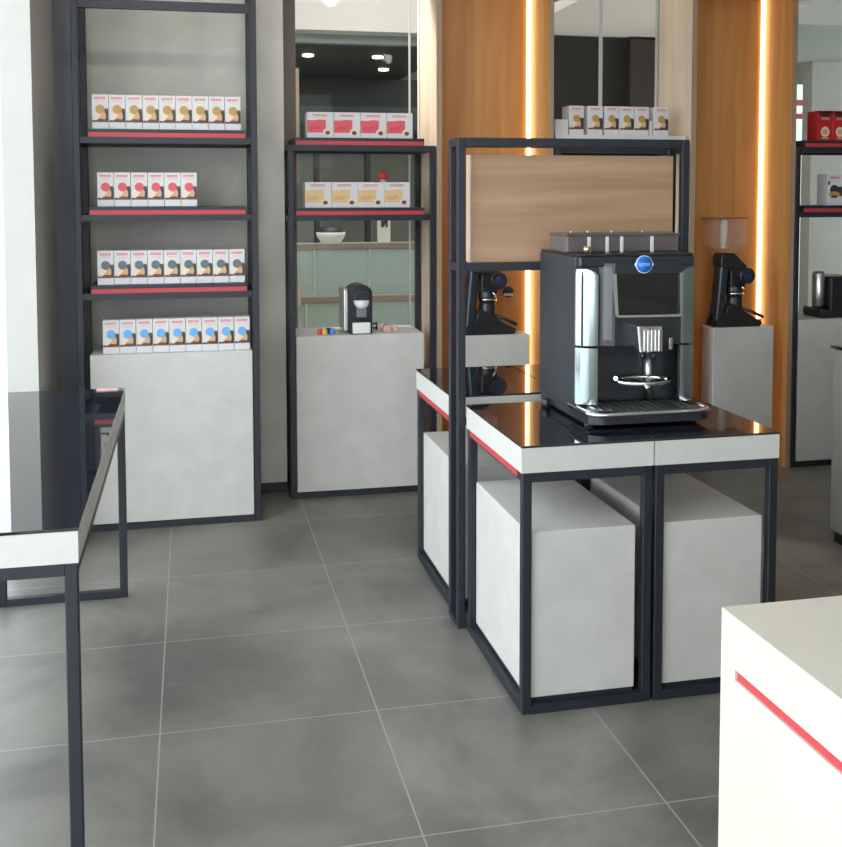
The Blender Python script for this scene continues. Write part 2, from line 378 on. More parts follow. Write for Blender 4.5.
# ------------------------------------------------------------------ grinders
GR = mat('grinder_black', (0.018, 0.018, 0.02), 0.28); GC = mat('grinder_column', (0.035, 0.05, 0.065), 0.22, 0.4)
def grinder(label):
    z0 = 0.764
    t = thing('coffee_grinder', (2.80, 5.07, z0), label, 'grinder', 'black coffee grinders in the niches')
    MB().prism([(2.705, z0), (2.955, z0), (2.968, z0+0.012), (2.965, z0+0.03), (2.90, z0+0.055), (2.84, z0+0.10), (2.80, z0+0.125), (2.765, z0+0.105), (2.75, z0+0.04), (2.705, z0+0.03)], 5.01, 5.125, 'y', bev=0.005).build('base', GR, t)
    MB().box(2.86, 2.965, 5.015, 5.12, z0+0.031, z0+0.040).build('drip_plate', CHROME, t)
    MB().prism([(2.705, z0+0.03), (2.755, z0+0.03), (2.79, 1.13), (2.735, 1.13)], 5.03, 5.11, 'y', bev=0.012).build('rear_column', GC, t)
    MB().prism([(2.728, 1.085), (2.80, 1.065), (2.86, 1.06), (2.885, 1.085), (2.86, 1.11), (2.82, 1.13), (2.81, 1.155), (2.74, 1.155), (2.728, 1.13)], 5.02, 5.12, 'y', bev=0.008).build('grinder_head', GR, t)
    h = MB().lathe([(0.040, 5.0), (0.045, 5.008), (0.045, 5.09), (0.04, 5.10)], (2.875, 0, 1.035), 24, 'y').build('dosing_dial', GR, t)
    MB().lathe([(0.026, 4.996), (0.026, 5.0)], (2.875, 0, 1.035), 20, 'y').build('dial_face', mat('dial_indigo', (0.03, 0.03, 0.09), 0.25), h)
    m = MB()
    m.lathe([(0.040, 0.985), (0.046, 0.975), (0.046, 0.93), (0.038, 0.92), (0.044, 0.91), (0.042, 0.875), (0.05, 0.862), (0.03, 0.85)], (2.83, 5.06, 0), 20)
    m.box(2.79, 2.875, 5.03, 5.10, 0.97, 1.07, bev=0.006); m.build('dosing_chamber', GR, t)
    m = MB(); m.lathe([(0.0475, 0.935), (0.0475, 0.945)], (2.83, 5.06, 0), 20); m.tube([(2.84, 5.0, 0.98), (2.852, 5.0, 0.965), (2.852, 4.998, 0.95)], 0.004); m.build('chamber_ring', CHROME, t)
    m = MB(); m.tube([(2.85, 5.03, 0.862), (2.89, 5.0, 0.85), (2.935, 5.0, 0.83), (2.965, 5.0, 0.815)], 0.009); m.tube([(2.85, 5.10, 0.862), (2.89, 5.11, 0.85)], 0.009); m.build('portafilter_fork', GR, t)
    hp = MB(); q = 0.003
    hp.box(2.674, 2.872, 5.012, 5.012+q, 1.195, 1.336); hp.box(2.674, 2.872, 5.125-q, 5.125, 1.195, 1.336)
    hp.box(2.674, 2.674+q, 5.012+q, 5.125-q, 1.195, 1.336); hp.box(2.872-q, 2.872, 5.012+q, 5.125-q, 1.195, 1.336)
    hp.prism([(2.674, 1.195), (2.872, 1.195), (2.832, 1.165), (2.80, 1.15), (2.745, 1.15), (2.735, 1.165)], 5.05, 5.09, 'y')
    hp = hp.build('hopper', CLEARP, t)
    MB().box(2.668, 2.878, 5.008, 5.129, 1.336, 1.344, bev=0.002, seg=1).build('lid', mat('hopper_lid', (0.26, 0.15, 0.08), 0.3), hp)
    MB().lathe([(0.022, 1.18), (0.022, 1.334)], (2.765, 5.06, 0), 14).build('inner_tube', CARD, hp)
    MB().tube([(2.715, 5.07, 0.80), (2.69, 5.06, 0.81), (2.675, 5.03, 0.84), (2.685, 5.02, 0.86), (2.70, 5.05, 0.845), (2.685, 5.07, 0.805), (2.69, 5.09, 0.778)], 0.006).build('power_cord', GR, t)
    return t
g2 = grinder('black coffee grinder with clear hopper on pedestal right of coffee machine')
dup(g2, (-1.368, 0, 0), 'black coffee grinder seen under the wood board behind the coffee tables')

# ------------------------------------------------------------------ cartons
def letters(m, x0, x1, z0, z1, y, mi, n):
    w = (x1-x0)/n
    for i in range(n):
        a = x0+i*w
        m.quad(a, a+w*0.28, z0, z1, y, mi); m.quad(a+w*0.28, a+w*0.76, z1-(z1-z0)*0.3, z1, y, mi)
        if i % 2 == 0: m.quad(a+w*0.28, a+w*0.76, z0, z0+(z1-z0)*0.28, y, mi)
        else: m.quad(a+w*0.52, a+w*0.76, z0, z1-(z1-z0)*0.3, y, mi)
def tall_carton(cup, w=0.0690):
    d, h = 0.10, 0.148; m = MB()
    m.box(-w/2, w/2, 0, d, 0, h, 0, bev=0.0012, seg=1)
    y = lambda k: -0.0003*k
    letters(m, -0.024, 0.024, h*0.86, h*0.93, y(1), 1, 7)
    m.quad(-0.018, 0.018, h*0.795, h*0.815, y(1), 2)
    m.quad(-w/2+0.001, w/2-0.001, h*0.20, h*0.26, y(1), 4)                 # dark table edge
    m.quad(0.016, w/2-0.001, h*0.24, h*0.58, y(2), 5)                       # dark appliance at the side
    m.quad(0.020, 0.030, h*0.50, h*0.60, y(3), 4)
    m.disc(0.000, h*0.38, 0.024, h*0.19, y(3), 6)                           # cup
    m.disc(-0.015, h*0.37, 0.010, h*0.13, y(4), 8)
    m.disc(0.004, h*0.25, 0.020, h*0.05, y(5), 4)
    m.disc(0.000, h*0.575, 0.0190, h*0.130, y(6), 3)                          # coloured disc
    m.disc(-0.006, h*0.40, 0.010, h*0.05, y(7), 8)
    m.quad(-0.028, 0.028, h*0.05, h*0.13, y(1), 7)
    return m.mesh('carton', [CARD, CREDT, CPINK, cup, CBROWN, CDARK, CTAN, CLILAC, CCREAM])
def wide_carton(pic, dark):
    w, d, h = 0.1275, 0.10, 0.123; m = MB()
    m.box(-w/2, w/2, 0, d, 0, h, 0, bev=0.0012, seg=1)
    y = lambda k: -0.0003*k
    letters(m, -0.036, 0.034, h*0.83, h*0.91, y(1), 1, 9)
    m.quad(-w/2+0.0005, 0.026, h*0.20, h*0.68, y(1), 2)
    m.disc(0.0, h*0.66, 0.028, h*0.05, y(2), 2)
    m.disc(-0.018, h*0.42, 0.022, h*0.11, y(2), 3); m.disc(-0.040, h*0.36, 0.014, h*0.08, y(3), 3); m.disc(-0.022, h*0.50, 0.018, h*0.05, y(3), 2)
    m.disc(0.030, h*0.24, 0.018, h*0.12, y(3), 4); m.disc(0.034, h*0.20, 0.012, h*0.08, y(4), 5)
    m.quad(-0.05, -0.01, h*0.06, h*0.12, y(1), 6)
    return m.mesh('carton', [CARD, CREDT, pic, dark, CCREAM, CBROWN, CLILAC])
def red_carton():
    w, d, h = 0.088, 0.10, 0.160; m = MB()
    m.box(-w/2, w/2, 0, d, 0, h, 0, bev=0.0012, seg=1)
    y = lambda k: -0.0003*k
    m.quad(-w/2+0.001, w/2-0.001, h*0.88, h*0.995, y(1), 1)
    m.disc(0.0, h*0.86, 0.030, h*0.10, y(1), 1); letters(m, -0.022, 0.022, h*0.70, h*0.78, y(2), 4, 6)
    m.disc(0, h*0.30, 0.026, h*0.17, y(1), 2); m.disc(0, h*0.30, 0.016, h*0.10, y(2), 3); m.quad(-0.02, 0.02, h*0.06, h*0.12, y(3), 3)
    return m.mesh('carton', [CDRED, CDREDK, CCREAM, CTAN, CPINK])
def black_cup_carton():
    w, d, h = 0.088, 0.10, 0.168; m = MB()
    m.box(-w/2, w/2, 0, d, 0, h, 0, bev=0.0012, seg=1)
    y = lambda k: -0.0003*k
    letters(m, -0.028, 0.028, h*0.85, h*0.92, y(1), 1, 8)
    m.quad(0.02, 0.042, h*0.3, h*0.6, y(1), 3); m.disc(-0.004, h*0.50, 0.026, h*0.16, y(2), 3); m.disc(-0.036, h*0.72, 0.006, h*0.08, y(1), 3)
    m.disc(-0.004, h*0.36, 0.034, h*0.09, y(3), 2); m.disc(-0.004, h*0.28, 0.022, h*0.05, y(4), 4); m.quad(-0.035, 0.035, h*0.05, h*0.12, y(1), 5)
    return m.mesh('carton', [CARD, CREDT, CGOLD, CDARK, CBROWN, CLILAC])
ORD = ['leftmost', 'second from left', 'third from left', 'fourth from left', 'fifth from left', 'sixth from left', 'seventh from left', 'eighth from left', 'rightmost']
def row(me, xs, y, z, desc, group, tilt=0.012):
    n = len(xs)
    base = None
    for i, x in enumerate(xs):
        o = bpy.data.objects.new('carton', me) if base is None else base.copy()
        base = base or o
        COL.objects.link(o); o.location = (x, y+random.uniform(0, 0.004), z); o.rotation_euler = (0, 0, random.uniform(-tilt, tilt))
        tag(o, '%s %s' % (ORD[i] if i < n-1 else ORD[8], desc), 'box', group)

# ------------------------------------------------------------------ racks
def shelf_part(t, x0, x1, y0, y1, z, lip=0.0):
    """dark tray with a red strip let into its front edge; z is the top of the tray"""
    p = MB().box(x0, x1, y0, y1, z-0.034, z).build('shelf', BLACK, t)
    MB().box(x0+0.003, x1-0.003, y0-0.003, y0, z-0.034, z-0.015).build('red_edge_strip', RED, p)
    return p
def rack(x0, x1, y0, y1, ztop, shelves, label, base, tray, group='black frame racks along the back wall', bars=None):
    """four square tubes, cross bars under every shelf, a grey block at the foot"""
    T = 0.028
    t = thing('display_rack', ((x0+x1)/2, (y0+y1)/2, 0), label, 'rack', group)
    for xa in (x0, x1-T):
        for ya in (y0, y1-T): MB().box(xa, xa+T, ya, ya+T, 0, ztop, bev=0.002, seg=1).build('post', BLACK, t)
    zs = [ztop]+[z-0.034 for z in shelves if z-0.034 < ztop-0.03]+[0.028]
    for z in zs:
        MB().box(x0+T, x1-T, y0, y0+T, z-T, z).build('cross_bar', BLACK, t); MB().box(x0+T, x1-T, y1-T, y1, z-T, z).build('cross_bar', BLACK, t)
        MB().box(x0, x0+T, y0+T, y1-T, z-T, z).build('side_bar', BLACK, t); MB().box(x1-T, x1, y0+T, y1-T, z-T, z).build('side_bar', BLACK, t)
    for z in bars or (): MB().box(x0+T, x1-T, y0, y0+T, z-0.038, z).build('cross_bar', BLACK, t)
    for z in shelves:
        shelf_part(t, tray[0], tray[1], y0+0.003, y1-0.03, z)
    bx0, bx1, bz = base
    MB().box(bx0, bx1, y0+0.002, y1-0.05, 0.03, bz, bev=0.002, seg=1).build('base_block', CONC, t)
    return t
rack(-0.481, 0.296, 4.68, 5.06, 2.72, (1.750, 1.416, 1.076), 'tallest black rack with three red-edged shelves by the grey wall', (-0.430, 0.264, 0.774), (-0.421, 0.245), bars=(2.299,))
xs9 = [-0.370+0.0703*i for i in range(9)]
row(tall_carton(CGOLD), xs9, 4.715, 1.7505, 'white coffee carton with golden picture on the tall left rack', 'golden picture cartons on the upper shelf')
row(tall_carton(CRED), [-0.354+0.0705*i for i in range(6)], 4.715, 1.4165, 'white coffee carton with red picture on the tall left rack', 'red picture cartons on the middle shelf')
row(tall_carton(CGREY), [-0.360+0.0703*i for i in range(9)], 4.715, 1.0765, 'white coffee carton with dark grey picture on the tall left rack', 'grey picture cartons on the lower shelf')
row(tall_carton(CBLUE), [-0.343+0.0705*i for i in range(9)], 4.712, 0.7745, 'white coffee carton with blue picture on the grey base block', 'blue picture cartons on the base block')

rack(0.458, 1.177, 4.98, 5.36, 1.704, (1.7385, 1.404), 'low black rack with capsule machine in front of the mall window', (0.489, 1.116, 0.788), (0.492, 1.119))
row(wide_carton(CRED, CREDT), [0.617+0.1292*i for i in range(4)], 5.015, 1.739, 'wide white carton with red picture on top of the low rack', 'wide red picture cartons')
row(wide_carton(CBISC, CTAN), [0.604+0.1288*i for i in range(4)], 5.015, 1.4045, 'wide white carton with biscuit picture on the low rack', 'wide biscuit picture cartons')
bt = thing('bottle', (0.955, 5.20, 1.404), 'small white bottle with red cap behind the biscuit cartons', 'bottle')
MB().lathe([(0.022, 1.404), (0.026, 1.408), (0.026, 1.50), (0.014, 1.525), (0.014, 1.545)], (0.955, 5.20, 0), 20).build('body', CARD, bt)
MB().lathe([(0.020, 1.545), (0.026, 1.55), (0.025, 1.568), (0.012, 1.58), (0.002, 1.582)], (0.955, 5.20, 0), 20).build('cap', mat('cap_red', (0.75, 0.05, 0.03), 0.4), bt)

rack(1.795, 2.515, 4.98, 5.36, 1.704, (1.7385,), 'low black rack with golden cartons behind the wood board frame', (1.826, 2.453, 0.788), (1.829, 2.456))
tag(B(1.80, 2.51, 5.005, 5.34, 1.739, 1.767).build('white_riser', CARD, None, (2.16, 5.18, 1.739)), 'thin white riser slab under the golden cartons behind the wood board', 'riser')
row(tall_carton(CGOLD, 0.079), [1.921, 2.023, 2.111, 2.193, 2.275, 2.384], 5.03, 1.767, 'carton with golden picture on the rack behind the wood board', 'golden picture cartons above the wood board')
tag(B(1.806, 1.876, 5.03, 5.13, 1.767, 1.845, bev=0.002).build('small_box', CARD, None, (1.85, 5.08, 1.767)), 'small plain white box left of the golden cartons', 'box')
tag(B(2.320, 2.339, 5.04, 5.13, 1.767, 1.845, bev=0.001).build('small_box', CARD, None, (2.33, 5.08, 1.767)), 'slim plain white box between the last two golden cartons', 'box')

rack(3.132, 3.852, 4.98, 5.36, 1.716, (1.7505, 1.405), 'black rack with red cartons at the right edge', (3.165, 3.80, 0.795), (3.180, 3.80))
row(red_carton(), [3.325+0.0895*i for i in range(3)], 5.02, 1.751, 'red carton with pale cup picture on the right rack', 'red cartons on the right rack')
row(black_cup_carton(), [3.392+0.0895*i for i in range(2)], 5.02, 1.4055, 'white carton with black cup picture on the right rack', 'black cup cartons on the right rack')

# capsule machine on the low rack
CM = mat('capsule_black', (0.015, 0.015, 0.018), 0.25); CWH = mat('capsule_white', (0.80, 0.80, 0.80), 0.35)
t = thing('capsule_coffee_machine', (0.80, 5.06, 0.788), 'small black and white capsule coffee machine on the low rack base', 'coffee machine')
def arch(x0, x1, z0, z1, n=12):
    r = (x1-x0)/2; c = (x0+x1)/2
    return [(x0, z0), (x1, z0)]+[(c+r*math.cos(PI*i/n), z1-r*0.8+0.8*r*math.sin(PI*i/n)) for i in range(n+1)]
MB().prism(arch(0.752, 0.866, 0.788, 1.03), 5.02, 5.17, 'y', bev=0.005).build('body', CM, t)
MB().prism(arch(0.762, 0.856, 0.79, 1.02), 5.17, 5.24, 'y').build('water_tank', SMOKE, t)
MB().box(0.728, 0.752, 5.04, 5.22, 0.80, 1.005, bev=0.006).build('side_panel', BRUSH, t)
MB().box(0.765, 0.853, 4.995, 5.02, 0.792, 0.845, bev=0.006).build('drip_base', CWH, t)
MB().lathe([(0.0, 4.985), (0.03, 4.988), (0.038, 5.0), (0.038, 5.02)], (0.81, 0, 0.950), 24, 'y').build('brew_head', CWH, t)
MB().prism([(0.770, 0.957), (0.850, 0.957), (0.842, 1.005), (0.778, 1.005)], 4.978, 5.02, 'y', bev=0.004).build('lever', CM, t)
MB().box(0.785, 0.835, 4.998, 5.02, 0.87, 0.925, bev=0.006).build('outlet', mat('capsule_grey', (0.2, 0.2, 0.21), 0.3), t)
MB().tube([(0.866, 5.12, 0.82), (0.90, 5.10, 0.83), (0.905, 5.12, 0.80), (0.90, 5.2, 0.795)], 0.006).build('power_cord', CM, t)
for x, y, c, nm in ((0.612, 5.05, (0.70, 0.06, 0.03), 'red'), (0.634, 5.045, (0.80, 0.50, 0.10), 'yellow'), (0.672, 5.05, (0.08, 0.20, 0.75), 'blue'), (0.655, 5.08, (0.03, 0.03, 0.05), 'black')):
    tag(MB().lathe([(0.015, 0.788), (0.0155, 0.790), (0.0125, 0.808), (0.009, 0.815)], (x, y, 0), 16).build('coffee_capsule', mat('capsule_'+nm, c, 0.35), None, (x, y, 0.788)), 'tiny %s capsule on the low rack base beside the capsule machine' % nm, 'capsule', 'loose coffee capsules')
for i, (x, y, a) in enumerate(((0.945, 5.06, 0.3), (0.985, 5.09, -0.5), (0.93, 5.12, 1.0))):
    o = MB().prism([(-0.016, 0), (0.016, 0), (0.02, 0.012), (0.008, 0.034), (-0.012, 0.03), (-0.02, 0.012)], -0.010, 0.010, 'y', bev=0.003).build('wrapped_sweet', mat('wrapper_pink', (0.72, 0.42, 0.40), 0.3))
    o.location = (x, y, 0.788); o.rotation_euler = (0, 0, a)
    tag(o, ('nearest', 'rightmost', 'hindmost')[i]+' pinkish wrapped sachet on low rack base right of capsule machine', 'sachet', 'pinkish sachets')
# machine on the right rack
t = thing('capsule_coffee_machine', (3.445, 5.1, 0.795), 'black coffee machine with silver tank on the right rack', 'coffee machine')
MB().box(3.390, 3.545, 5.04, 5.22, 0.815, 1.02, bev=0.012).build('body', CM, t)
MB().lathe([(0.030, 0.85), (0.034, 0.86), (0.034, 1.03), (0.024, 1.045)], (3.357, 5.10, 0), 20).build('silver_column', BRUSH, t)
MB().prism([(3.330, 0.795), (3.545, 0.795), (3.545, 0.825), (3.375, 0.83), (3.335, 0.85), (3.325, 0.83)], 5.03, 5.20, 'y', bev=0.006).build('base', CM, t)
MB().box(3.475, 3.495, 5.03, 5.04, 0.84, 1.0, bev=0.003).build('chrome_strip', CHROME, t)

# ------------------------------------------------------------------ tables
def table(x0, x1, y0, y1, zt, label, block=None, red=True, fh=0.070, group=None, split=True):
    T = 0.027; ff = zt-0.007-fh
    t = thing('display_table', ((x0+x1)/2, (y0+y1)/2, 0), label, 'table', group)
    MB().box(x0, x1, y0, y1, zt-0.007, zt, bev=0.0015, seg=1).build('glass_top', BGLASS, t)
    MB().box(x0+0.001, x1-0.001, y0+0.001, y1-0.001, ff, zt-0.007).build('fascia', CONC2, t)
    a, b, c, d = x0+0.005, x1-0.003, y0+0.002, y1-0.002
    for xa in (a, b-T):
        for ya in (c, d-T): MB().box(xa, xa+T, ya, ya+T, 0, ff, bev=0.002, seg=1).build('leg', BLACK, t)
    for z in ((ff-T, ff), (0, T)):
        for q in ((a+T, b-T, c, c+T), (a+T, b-T, d-T, d)): MB().box(*q, *z).build('rail', BLACK, t)
        if not (z[0] == 0 and block is None):
            for q in ((a, a+T, c+T, d-T), (b-T, b, c+T, d-T)): MB().box(*q, *z).build('rail', BLACK, t)
    if red: MB().box(a-0.003, a, c+T+0.02, d-T-0.01, ff-0.020, ff-0.001).build('red_strip', RED, t)
    return t
def block(x0, x1, y0, y1, label, z0=0.040, z1=0.517):
    o = B(x0, x1, y0, y1, z0, z1, bev=0.002, seg=1).build('grey_block', CONC, None, ((x0+x1)/2, (y0+y1)/2, z0))
    MB().box(x0+0.004, x1-0.004, y0+0.004, y1-0.004, 0.0275, z0).build('foot_plate', BLACK, o)
    tag(o, label, 'block', 'grey blocks inside the table frames')
table(0.887, 1.283, 2.728, 3.322, 0.768, 'near left display table with the coffee machine on its black glass top', True)
table(1.285, 1.680, 2.728, 3.322, 0.768, 'near right display table, its glass top under the machine tray end', True, red=False)
table(0.876, 1.272, 3.474, 4.062, 0.768, 'far left display table standing behind the tall wood-board frame', True)
table(1.274, 1.670, 3.474, 4.062, 0.768, 'far right display table hidden behind the coffee machine', True, red=False)
block(0.912, 1.236, 2.745, 3.285, 'large grey block inside the near left display table')
block(1.318, 1.637, 2.745, 3.285, 'large grey block inside the near right display table')
block(0.900, 1.225, 3.49, 4.03, 'large grey block inside the far left display table')
block(1.305, 1.625, 3.49, 4.03, 'large grey block inside the far right display table')
table(-0.690, -0.238, 2.257, 3.905, 0.767, 'long black glass table with pale fascia at the left edge', None, red=False, fh=0.068)
cd = B(-0.335, -0.262, 3.855, 3.880, 0.767, 0.771).build('small_card', CPINK, None, (-0.3, 3.868, 0.767))
tag(cd, 'small pinkish card at the far corner of the left glass table', 'card')

# ------------------------------------------------------------------ tall frame with wood board
t = thing('tall_frame', (1.275, 3.405, 0), 'tall black double frame carrying a pale wood board between the tables', 'frame')
T = 0.027
for x in (0.863, 1.663):
    for y in (3.339, 3.441): MB().box(x, x+T, y, y+T, 0, 1.652, bev=0.002, seg=1).build('post', BLACK, t)
m = MB()
for z in (1.625, 1.210):
    m.box(0.863+T, 1.663, 3.339, 3.339+T, z, z+T); m.box(0.863+T, 1.663, 3.441, 3.441+T, z, z+T)
    for x in (0.863, 1.663): m.box(x, x+T, 3.339+T, 3.441, z, z+T)
for x in (0.863, 1.663): m.box(x, x+T, 3.339+T, 3.441, 0, 0.02)
m.build('cross_bars', BLACK, t)
m = MB(); m.box(0.917, 1.645, 3.372, 3.425, 1.237, 1.597, 0, bev=0.001, seg=1); m.box(0.914, 0.917, 3.372, 3.425, 1.237, 1.597, 1)
m.build('wood_board', [BOARD, BEDGE], t)

# ------------------------------------------------------------------ the big coffee machine
zt = 0.768
t = thing('bean_to_cup_coffee_machine', (1.335, 3.10, zt), 'large black bean-to-cup coffee machine with touch screen on glass table', 'coffee machine')
X0, X1, YF, YB, ZB, ZT = 1.147, 1.528, 2.97, 3.336, 0.800, 1.279
# body: side walls, back, upper block, leaving the dispensing bay open
m = MB()
m.box(X0, X0+0.012, YF+0.040, YB, ZB, ZT-0.004, 0, bev=0.003, seg=1)
m.box(X1-0.012, X1, YF+0.014, YB, ZB, ZT-0.004, 0, bev=0.003, seg=1)
m.box(X0+0.012, X1-0.012, YF+0.11, YB, ZB, ZT-0.006, 0)
m.box(X0+0.012, X1-0.012, YF+0.012, YF+0.11, 1.0, ZT-0.006, 0)
m.build('body', MDARK, t)
MB().box(X0+0.002, X1-0.002, YF+0.008, YB-0.004, ZT-0.004, ZT+0.004, bev=0.003, seg=1).build('top_plate', MBLACK, t)
# front shoulders beside the centre panel
MB().box(X0+0.002, X1-0.002, YF+0.002, YF+0.045, 1.243, ZT-0.004, bev=0.006).build('front_header', MBLACK, t)
def column(x0, x1, side, mt, dp):
    n = 20; r = x1-x0; pts = []
    # quarter-round column: bulges towards the camera and the outside
    for i in range(n+1):
        a = PI/2*i/n
        pts.append((x1-r*math.sin(a) if side < 0 else x0+r*math.sin(a), YF+dp-dp*math.cos(a)))
    poly = pts+[((x1 if side < 0 else x0), YF+dp)]
    for z0, z1 in ((0.822, 0.996), (1.003, 1.215)):
        MB().prism(poly, z0, z1, 'z').build('steel_column', mt, t)
    # rounded shoulder on the top
    q = MB()
    for k in range(8):
        f0 = k/8; f1 = (k+1)/8; s1 = math.sqrt(1-f1*f1)
        c = x0 if side < 0 else x1
        pp = [(c+(px-c)*s1 if s1 > 0.02 else c+(px-c)*0.02, py) for px, py in poly]
        q.prism(pp, 1.215+0.026*f0, 1.215+0.026*f1, 'z')
    q.build('column_shoulder', mt, t)
column(X0, 1.208, -1, BLUESTEEL, 0.040); column(1.480, X1, 1, BLUESTEEL, 0.014)
# centre panel: convex facet left of the screen
m = MB()
m.prism([(1.208, YF+0.034), (1.214, YF+0.012), (1.236, YF-0.004), (1.256, YF-0.014), (1.474, YF-0.014), (1.480, YF+0.0), (1.480, YF+0.034)], 1.003, 1.255, 'z')
m.build('centre_panel', MBLACK, t)
MB().prism([(1.226, YF+0.0038), (1.236, YF-0.0045), (1.248, YF-0.0105), (1.2475, YF-0.0117), (1.235, YF-0.0060), (1.225, YF+0.0026)], 1.02, 1.245, 'z').build('facet_highlight', mat('satin_grey', (0.12, 0.123, 0.13), 0.4, 0.2), t)  # soft highlight on the facet, painted as a paler grey strip
MB().box(1.208, 1.480, YF+0.075, YF+0.109, 0.82, 1.0).build('bay_back', MBLACK, t)
s = MB().box(1.254, 1.466, YF-0.020, YF-0.014, 1.098, 1.222, bev=0.004).build('screen', SCREEN, t)
m = MB(); m.prism([(1.244, 1.224), (1.256, 1.224), (1.264, 1.098), (1.466, 1.096), (1.464, 1.224), (1.471, 1.224), (1.472, 1.092), (1.464, 1.089), (1.262, 1.091), (1.254, 1.097)], YF-0.024, YF-0.014, 'y'); m.build('chrome_surround', CHROME, s)
bd = MB().lathe([(0.0250, YF-0.017), (0.0250, YF-0.020), (0.0, YF-0.0205)], (1.349, 0, 1.251), 32, 'y').build('badge', BADGE, t)
m = MB(); m.prism([(1.317, 1.251), (1.323, 1.259), (1.375, 1.259), (1.381, 1.251), (1.375, 1.243), (1.323, 1.243)], YF-0.0165, YF-0.0145, 'y')
m.lathe([(0.0275, YF-0.0145), (0.0275, YF-0.0168)], (1.349, 0, 1.251), 32, 'y'); m.build('badge_ring', BADGEW, bd)
m = MB(); letters(m, 1.331, 1.367, 1.247, 1.255, YF-0.0209, 0, 7); m.build('badge_lettering', mat('badge_text', (0.40, 0.60, 0.90), 0.4), bd)
# spout
m = MB(); m.prism([(1.311, 1.068), (1.394, 1.066), (1.394, 0.984), (1.320, 0.984)], YF-0.060, YF-0.012, 'y', bev=0.005)
for i in range(5): m.box(1.330+i*0.012, 1.336+i*0.012, YF-0.063, YF-0.059, 0.990, 1.056, bev=0.0015, seg=1)
sp = m.build('spout', CHROME, t)
MB().lathe([(0.008, 0.965), (0.009, 0.982)], (1.34, YF-0.036, 0), 12).lathe([(0.008, 0.965), (0.009, 0.982)], (1.375, YF-0.036, 0), 12).build('nozzles', GR, sp)
MB().lathe([(0.013, 0.82), (0.013, 0.984)], (1.400, YF+0.06, 0), 16).build('steam_pipe', BRUSH, t)
MB().box(1.432, 1.446, YF-0.020, YF-0.013, 0.985, 1.024, bev=0.003).build('water_button', CHROME, t)
# cup ring shelf
m = MB()
ring = [(1.352+0.085*math.cos(a), YF-0.005+0.062*math.sin(a), 0.893) for a in [2*PI*i/28 for i in range(29)]]
m.tube(ring, 0.007, 8)
for k in (-0.04, 0.0, 0.04): m.tube([(1.352+k, YF-0.005-0.062*math.sqrt(1-(k/0.085)**2), 0.893), (1.352+k, YF-0.005+0.062*math.sqrt(1-(k/0.085)**2), 0.893)], 0.0035, 8)
m.tube([(1.352, YF-0.070, 0.885), (1.33, YF-0.072, 0.882)], 0.006); m.tube([(1.272, YF, 0.9), (1.258, YF-0.02, 0.905)], 0.0065)
m.tube([(1.396, YF+0.04, 0.893), (1.396, YF+0.075, 0.893)], 0.006)
m.build('cup_ring', CHROME, t)
# drip tray
tp = [(1.142, YF+0.07), (1.145, 2.912)]+[(1.192+0.047*math.cos(PI+a), 2.902+0.047*math.sin(PI+a)) for a in [PI/2*i/6 for i in range(7)]]
tp += [(1.484+0.047*math.cos(-PI/2+a), 2.902+0.047*math.sin(-PI/2+a)) for a in [PI/2*i/6 for i in range(7)]]+[(1.531, 2.912), (1.528, YF+0.07)]
tray = MB().prism(tp, 0.785, 0.815, 'z').build('drip_tray', MBLACK, t)
rim = [(x, y, 0.814) for x, y in tp]
MB().tube(rim, 0.0075, 8).build('chrome_rim', CHROME, tray)
m = MB()
for i in range(13): m.box(1.175+i*0.025, 1.187+i*0.025, 2.885, YF+0.05, 0.815, 0.819)
m.box(1.18, 1.495, 2.885, 2.892, 0.815, 0.8195); m.build('drip_grid', BRUSH, tray)
MB().box(1.15, 1.515, 2.90, YB-0.01, 0.776, 0.8).build('underside', MDARK, t)
for x in (1.165, 1.50):
    for y in (2.93, 3.27): MB().lathe([(0.014, zt), (0.016, zt+0.004), (0.012, zt+0.010)], (x, y, 0), 14).build('foot', GR, t)
MB().lathe([(0.011, zt), (0.014, zt+0.01), (0.014, zt+0.025), (0.008, zt+0.034)], (1.128, 3.215, 0), 16).build('side_valve', GR, t)
# bean hoppers on the top
m = MB(); m.box(1.135, 1.512, 3.05, 3.20, ZT+0.004, 1.338, bev=0.006); hop = m.build('bean_hopper', SMOKE, t)
DW = mat('divider_white', (0.62, 0.60, 0.62), 0.35)
for x in (1.202, 1.262, 1.310, 1.412): MB().box(x, x+0.012, 3.046, 3.05, ZT+0.004, 1.333, bev=0.002, seg=1).build('hopper_divider', DW, hop)
MB().box(1.132, 1.515, 3.047, 3.203, 1.335, 1.342, bev=0.002, seg=1).build('hopper_lid', mat('hopper_dark', (0.10, 0.085, 0.08), 0.3), hop)
for x in (1.16, 1.215, 1.295, 1.40): MB().lathe([(0.004, 1.342), (0.004, 1.351)], (x, 3.08, 0), 8).build('lid_peg', BRUSH, hop)
MB().lathe([(0.008, ZT+0.004), (0.008, 1.290), (0.012, 1.294), (0.010, 1.306)], (1.18, 2.995, 0), 14).build('key_knob', BRASS, t)

